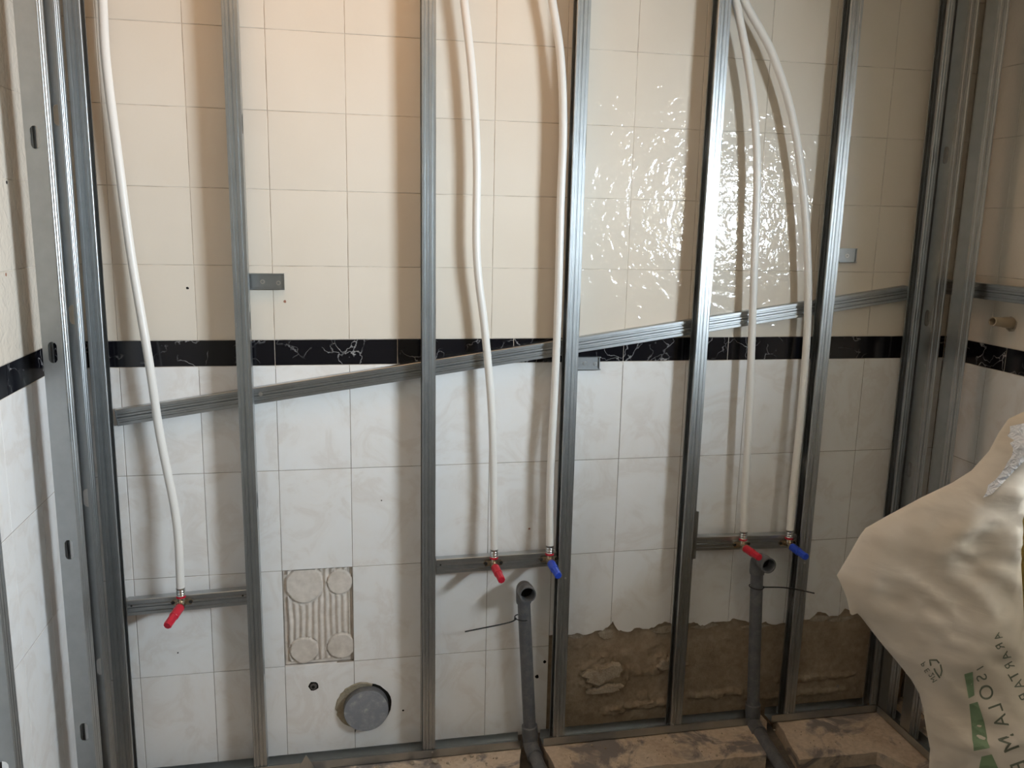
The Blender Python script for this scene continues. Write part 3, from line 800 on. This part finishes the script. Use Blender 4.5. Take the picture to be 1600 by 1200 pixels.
# pipe stub in the right wall
t = thing('pipe_stub', 'cream capless pipe stub poking out of the right wall tiles', 'pipe', (XR, -0.265, 1.345))
MTN = mat('tan_plastic', (0.42, 0.34, 0.24), 0.45)
e = Vector((-0.075, -0.012, 0.006))
MB().lathe((0, 0, 0), e, [(-0.006, 0.0165), (0.030, 0.0155), (0.034, 0.0135), (0.076, 0.0135), (0.0765, 0.0128), (0.0765, 0.0108), (0.074, 0.0102), (0.040, 0.0100)], 24).build('stub_tube', MTN, t, smooth=True, angle=50)
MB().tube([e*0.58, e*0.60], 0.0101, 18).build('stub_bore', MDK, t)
MB().add([(-0.0008, 0.024*math.cos(a)*random.uniform(.8, 1.1), 0.022*math.sin(a)*random.uniform(.8, 1.1)-0.005) for a in [2*math.pi*k/14 for k in range(14)]], [tuple(range(14))]).build('broken_rim', MLU, t)

# ------------------------------------------------------------------ debris
ch_me = []
for k in range(5):
    bm = bmesh.new(); bmesh.ops.create_icosphere(bm, subdivisions=2, radius=1.0)
    for v in bm.verts:
        v.co *= 1+0.45*noise.noise(v.co*1.3+Vector((k*7, 0, 0))); v.co.z *= 0.6
    me = bpy.data.meshes.new('mortar_chunk'); bm.to_mesh(me); bm.free(); me.materials.append(MLU); ch_me.append(me)
spots = [(681, 1190, .010), (726, 1186, .007), (737, 1181, .007), (746, 1184, .005), (645, 1192, .007), (700, 1192, .005), (590, 1199, .008), (760, 1192, .004), (776, 1184, .004), (1210, 1140, .004), (925, 1164, .004), (946, 1168, .004), (998, 1157, .005), (1120, 1180, .004)]
for k, (px_, py_, r) in enumerate(spots):
    p = atz(px_, py_, 0.003); o = bpy.data.objects.new('mortar_chunk', ch_me[k % 5]); C.objects.link(o)
    o.location = (p.x, min(p.y, YT-0.012), 0.45*r); o.scale = (r, r*0.9, r); o.rotation_euler = (0, 0, k*1.3)
    tag(o, 'largest pale mortar chunk on the left screed slab' if k == 0 else
        'small pale mortar chunk on the left screed slab' if px_ < 800 else
        'tiny pale mortar chunk at the left corner of the right screed slab' if px_ > 1200 else
        'lone tiny mortar chunk away from the track on the middle screed slab' if px_ > 1100 else
        'tiny pale mortar chunk by the track on the middle screed slab', 'rubble', 'mortar chunks on the screed')
cr = MB()
for k in range(420):
    if k < 260: x = random.uniform(-0.2, 0.84); y = random.uniform(-0.30, -0.085)
    elif k < 360: x = random.uniform(1.0, 1.7); y = random.uniform(-0.2, -0.085)
    else: x = random.uniform(1.8, 2.1); y = random.uniform(-0.24, -0.085)
    r = random.uniform(0.0012, 0.0034); a = random.uniform(0, 6)
    vs = [(x+r*math.cos(a+i*2.1), y+r*math.sin(a+i*2.1), 0.0) for i in range(3)]+[(x, y, r*1.1)]
    cr.add(vs, [(0, 2, 1), (0, 1, 3), (1, 2, 3), (2, 0, 3)])
tag(cr.build('mortar_crumbs', MLU), 'fine mortar crumbs scattered over the screed slabs', 'rubble', kind='stuff')

# ------------------------------------------------------------------ the insulation pack in its film, right foreground
YP = -0.85
TS, TX0 = 0.9, 1.6                       # the film hangs slanting: nearer to us towards the right
def plane_y(x, dy=0.0): return YP+dy-TS*(x-TX0)
def onpl(px_, py_, dy=0.0):
    d = pix(px_, py_); t = (YP+dy-TS*(CAM.x-TX0)-CAM.y)/(d.y+TS*d.x); return CAM+d*t
MF_ = mat('white_packing_film', (0.45, 0.40, 0.34), 0.42, spec=0.4)
P = geo(MF_)
lk(MF_, ramp(MF_, noise_node(MF_, P, 4.5, 3), [(0.35, (0.60, 0.51, 0.40)), (0.65, (0.68, 0.60, 0.51))]), bsdf(MF_).inputs['Base Color'])
bsdf(MF_).inputs['Subsurface Weight'].default_value = 0.0
wv = noise_node(MF_, scalevec(MF_, P, (1.0, 1.0, 2.2)), 7, 3, 0.45, 1.0)
lk(MF_, bump(MF_, wv, 0.25, 0.008), bsdf(MF_).inputs['Normal'])
MWO = mortar('yellow_wool', (0.34, 0.22, 0.05), (0.44, 0.30, 0.08), (0.55, 0.40, 0.14), 12, 1.0, 0.01)
MGRN = mat('green_print', (0.19, 0.27, 0.15), 0.5)
MINK = mat('grey_green_ink', (0.145, 0.155, 0.11), 0.5)

outl = [(1640, 636), (1600, 645), (1578, 655), (1562, 678), (1548, 705), (1520, 736), (1490, 755), (1440, 779), (1395, 803), (1354, 826), (1345, 838), (1328, 868), (1309, 900), (1316, 915), (1324, 934), (1327, 946), (1330, 960), (1338, 957), (1346, 964),
        (1362, 985), (1380, 1008), (1404, 1036), (1426, 1064), (1438, 1085), (1444, 1108), (1449, 1140), (1455, 1172), (1453, 1205)]
pts2 = [onpl(x, y) for x, y in outl]
base_pts = [Vector((p.x, p.z)) for p in pts2]
zb = base_pts[-1].y; xb = base_pts[-1].x
base_pts += [Vector((xb+0.015, zb*0.66)), Vector((xb+0.01, zb*0.33)), Vector((xb+0.03, -0.02)), Vector((2.09, -0.02))]
rb = [onpl(x, y) for x, y in ((1608, 1100), (1600, 1010), (1596, 930), (1592, 860), (1594, 810), (1602, 775), (1650, 740))]
base_pts += [Vector((2.09, 0.40)), Vector((1.90, 0.46))] + [Vector((p.x, p.z)) for p in rb]
base_pts = base_pts[::-1]                       # counter-clockwise
poly = []
for a, b in zip(base_pts, base_pts[1:]+base_pts[:1]):
    n = max(1, int((b-a).length/0.016)); poly += [a+(b-a)*k/n for k in range(n)]
NP = len(poly)
def seg_d(p):
    best = 9
    for a, b in zip(base_pts, base_pts[1:]+base_pts[:1]):
        ab = b-a; t = max(0, min(1, (p-a).dot(ab)/max(1e-9, ab.length_squared)))
        best = min(best, (p-(a+ab*t)).length)
    return best
def inpoly(x, y):
    c = False; j = NP-1
    for i in range(NP):
        if (poly[i].y > y) != (poly[j].y > y) and x < (poly[j].x-poly[i].x)*(y-poly[i].y)/(poly[j].y-poly[i].y)+poly[i].x: c = not c
        j = i
    return c
def fold(x, z, a, b, amp, w):
    """a crease ridge from a to b"""
    A = Vector(a); B = Vector(b); p = Vector((x, z)); ab = B-A
    t = (p-A).dot(ab)/ab.length_squared
    tc_ = max(0, min(1, t)); d = (p-(A+ab*tc_)).length
    return amp*math.exp(-(d/w)**2)*(1 if 0 < t < 1 else 0.7)
def PX(px_, py_):
    p = onpl(px_, py_); return (p.x, p.z)
folds = [(PX(1580, 690), PX(1450, 850), 0.018, 0.018), (PX(1470, 760), PX(1420, 830), 0.008, 0.012), (PX(1360, 860), PX(1340, 930), 0.008, 0.014), (PX(1470, 820), PX(1530, 800), 0.010, 0.010),
         (PX(1575, 760), PX(1500, 1000), 0.020, 0.035), (PX(1480, 1150), PX(1600, 1140), 0.007, 0.008), (PX(1465, 1180), PX(1520, 1150), 0.006, 0.008), (PX(1480, 865), PX(1520, 865), -0.010, 0.010),
         (PX(1410, 930), PX(1460, 985), 0.008, 0.012), (PX(1385, 845), PX(1480, 885), -0.005, 0.010), (PX(1465, 985), PX(1475, 1180), 0.008, 0.020), (PX(1590, 800), PX(1560, 1000), 0.014, 0.02), (PX(1340, 905), PX(1430, 925), 0.006, 0.01)]
def front_y(x, z):
    d = seg_d(Vector((x, z)))
    y = plane_y(x)-0.004-0.045*(1-math.exp(-d/0.07))
    for a, b, amp, w in folds: y -= 0.8*fold(x, z, a, b, amp, w)*min(1, d/0.01)
    y -= (0.006*nz(x, 1, z, 9)+0.007*(1-abs(nz(x+0.5*z, 4, z-0.2*x, 11))*2.6)+0.003*(1-abs(nz(x, 9, z, 27))*2.4))*min(1, d/0.02)
    return y
cand = list(poly); st = 0.0115
y_ = 0.0
while y_ < 1.35:
    x_ = 1.2
    while x_ < 2.15:
        if inpoly(x_, y_):
            pp = Vector((x_+random.uniform(-.002, .002), y_+random.uniform(-.002, .002)))
            if min((pp-q_).length_squared for q_ in poly) > 0.00005: cand.append(pp)
        x_ += st
    y_ += st
v2, e2, f2, *_ = delaunay_2d_cdt(cand, [(i, (i+1) % NP) for i in range(NP)], [], 1, 1e-6)
film = MB(); nv = len(v2)
ds = [seg_d(p) for p in v2]
fr = [(p.x, front_y(p.x, p.y), p.y) for p in v2]
bk = [(p.x, plane_y(p.x)+0.004+0.055*(1-math.exp(-d/0.09)), p.y) for p, d in zip(v2, ds)]
film.add(fr+bk, [tuple(f) for f in f2]+[tuple(i+nv for i in f)[::-1] for f in f2]+[(i, (i+1) % NP, (i+1) % NP+nv, i+nv) for i in range(NP)])
pack = thing('insulation_pack', 'crumpled white film pack of yellow insulation wool in the right foreground', 'insulation', (1.8, YP, 0))
inv = Matrix.Translation((-1.8, -YP, 0))
bake(film.build('film', MF_, pack, smooth=True, angle=75), inv)
# yellow wool block behind, rounded
bm = bmesh.new(); bmesh.ops.create_cube(bm, size=1.0)
bmesh.ops.subdivide_edges(bm, edges=bm.edges, cuts=7, use_grid_fill=True)
for v in bm.verts:
    c = v.co.copy(); v.co = Vector((1.935+0.28*c.x, 0, 0.51+1.0*c.z)); v.co.y = plane_y(v.co.x)+0.17+0.20*c.y
    v.co.z += 0.012*noise.noise(c*5+Vector((3, 0, 0)))
me = bpy.data.meshes.new('wool'); bm.to_mesh(me); bm.free(); me.materials.append(MWO)
bake(link('wool', me, pack, smooth=True, angle=80), inv)
# prints: glyph outlines laid on the film
def on_film(px_, py_, off=0.0012):
    x, z = PX(px_, py_)
    for _ in range(3):                       # follow the sight line on to the bulged surface
        p = onpl(px_, py_, front_y(x, z)-plane_y(x)); x, z = p.x, p.z
    return (x, front_y(x, z)-off, z)
def subdiv_mesh(me, cuts_len):
    bm = bmesh.new(); bm.from_mesh(me); bmesh.ops.triangulate(bm, faces=bm.faces)
    for _ in range(3):
        es = [e for e in bm.edges if e.calc_length() > cuts_len]
        if not es: break
        bmesh.ops.subdivide_edges(bm, edges=es, cuts=1); bmesh.ops.triangulate(bm, faces=bm.faces)
    bm.to_mesh(me); bm.free()
def glyph(chs, cx, cy, size, ang, m, name='printed_letter', wid=1.0, bold=0.0):
    cu = bpy.data.curves.new('letter', 'FONT'); cu.body = chs; cu.size = 1.0; cu.align_x = 'CENTER'; cu.align_y = 'CENTER'; cu.offset = bold
    ob = bpy.data.objects.new('letter', cu); C.objects.link(ob)
    dg = bpy.context.evaluated_depsgraph_get(); me = bpy.data.meshes.new_from_object(ob.evaluated_get(dg))
    bpy.data.objects.remove(ob); bpy.data.curves.remove(cu)
    subdiv_mesh(me, 0.35)
    r = Vector((math.cos(ang), math.sin(ang))); u = Vector((-math.sin(ang), math.cos(ang)))  # mirrored print (image y down)
    for v in me.vertices:
        q = r*(v.co.x*size*wid)+u*(v.co.y*size)
        v.co = on_film(cx+q.x, cy+q.y)
    me.materials.clear(); me.materials.append(m)
    return me
def join_meshes(name, mes, m, parent):
    b = MB()
    for me in mes: b.add([v.co for v in me.vertices], [tuple(p.vertices) for p in me.polygons])
    me = bpy.data.meshes.new(name); me.from_pydata(b.v, [], b.f); me.materials.append(m)
    o = link(name, me, parent); bake(o, inv); return o
A1 = math.radians(66)
big = [('I', 1531, 1043, 18, 60), ('S', 1534, 1058, 24, 72), ('O', 1541.5, 1081, 31, 75), ('L', 1556, 1106, 31, 70), ('A', 1564, 1126, 31, 72), ('M', 1577, 1160, 36, 66), ('E', 1592, 1196, 36, 70)]
sml = [('A', 1559, 994, 17, 55), ('R', 1562, 1009, 18, 62), ('A', 1571, 1024, 19, 58), ('R', 1577, 1039, 20, 58), ('T', 1584, 1055, 22, 60), ('A', 1592, 1069, 22, 62), ('P', 1600, 1086, 23, 62)]
for c, x, y, s, a in big+sml: join_meshes('printed_letter', [glyph(c, x, y, s, math.radians(a), MINK)], MINK, pack)
rec = [glyph(c, x, y, 12, math.radians(58), MINK) for c, x, y in (('P', 1443, 1037), ('E', 1448, 1047), ('2', 1455, 1054), ('M', 1459, 1061))]
def stroke(pts_, w):
    b = MB()
    dense = []
    for a, c in zip(pts_, pts_[1:]):
        a = Vector(a); c = Vector(c); n = max(2, int((c-a).length/4))
        dense += [a+(c-a)*k/n for k in range(n)]
    dense.append(Vector(pts_[-1]))
    for i, p in enumerate(dense):
        d = (dense[min(i+1, len(dense)-1)]-dense[max(i-1, 0)]).normalized(); n_ = Vector((-d.y, d.x))*w/2
        b.v += [on_film(*(p+n_)), on_film(*(p-n_))]
    for i in range(len(dense)-1): b.f.append((2*i, 2*i+1, 2*i+3, 2*i+2))
    me = bpy.data.meshes.new('stroke'); me.from_pydata(b.v, [], b.f); return me
rec += [stroke(((1454, 1040), (1452, 1031), (1463, 1031), (1467, 1036)), 2.4), stroke(((1469, 1038), (1471, 1048), (1469, 1056)), 2.4), stroke(((1468, 1059), (1461, 1049), (1459, 1044)), 2.4)]
join_meshes('printed_recycling_mark', rec, MINK, pack)
def patch(quad, name):
    """quad of pixel corners -> a gridded patch on the film"""
    b = MB(); n = 8; a, bq, c, d = [Vector(q) for q in quad]
    for i in range(n+1):
        for j in range(n+1):
            s, t_ = i/n, j/n; p = (a*(1-s)+bq*s)*(1-t_)+(d*(1-s)+c*s)*t_
            b.v.append(on_film(p.x, p.y, 0.0011))
    for i in range(n):
        for j in range(n):
            k = i*(n+1)+j; b.f.append((k, k+1, k+n+2, k+n+1))
    me = bpy.data.meshes.new(name); me.from_pydata(b.v, [], b.f); return me
for quads in ([((1506, 1053), (1519, 1049), (1522, 1086), (1513, 1091))], [((1514, 1100), (1527, 1096), (1537, 1127), (1517, 1130)), ((1517, 1130), (1537, 1127), (1546, 1168), (1521, 1173))], [((1533, 1182), (1549, 1178), (1560, 1202), (1528, 1206))]):
    join_meshes('green_print_bar', [patch(q, 'bar') for q in quads], MGRN, pack)
# clear sticky tape over the top corner
MTP = mat('clear_tape', (0.74, 0.75, 0.80), 0.05, spec=1.0)
P = geo(MTP); lk(MTP, bump(MTP, noise_node(MTP, P, 60, 3, 0.5, 1.0), 0.8, 0.01), bsdf(MTP).inputs['Normal'])
tp = [patch(q, 'tape') for q in (((1577, 666), (1604, 660), (1606, 700), (1583, 684)), ((1592, 690), (1606, 682), (1606, 712), (1570, 738)), ((1588, 704), (1602, 716), (1550, 770), (1535, 778)))]
for me in tp:
    for v in me.vertices: v.co.y -= 0.0015
join_meshes('clear_tape', tp, MTP, pack)
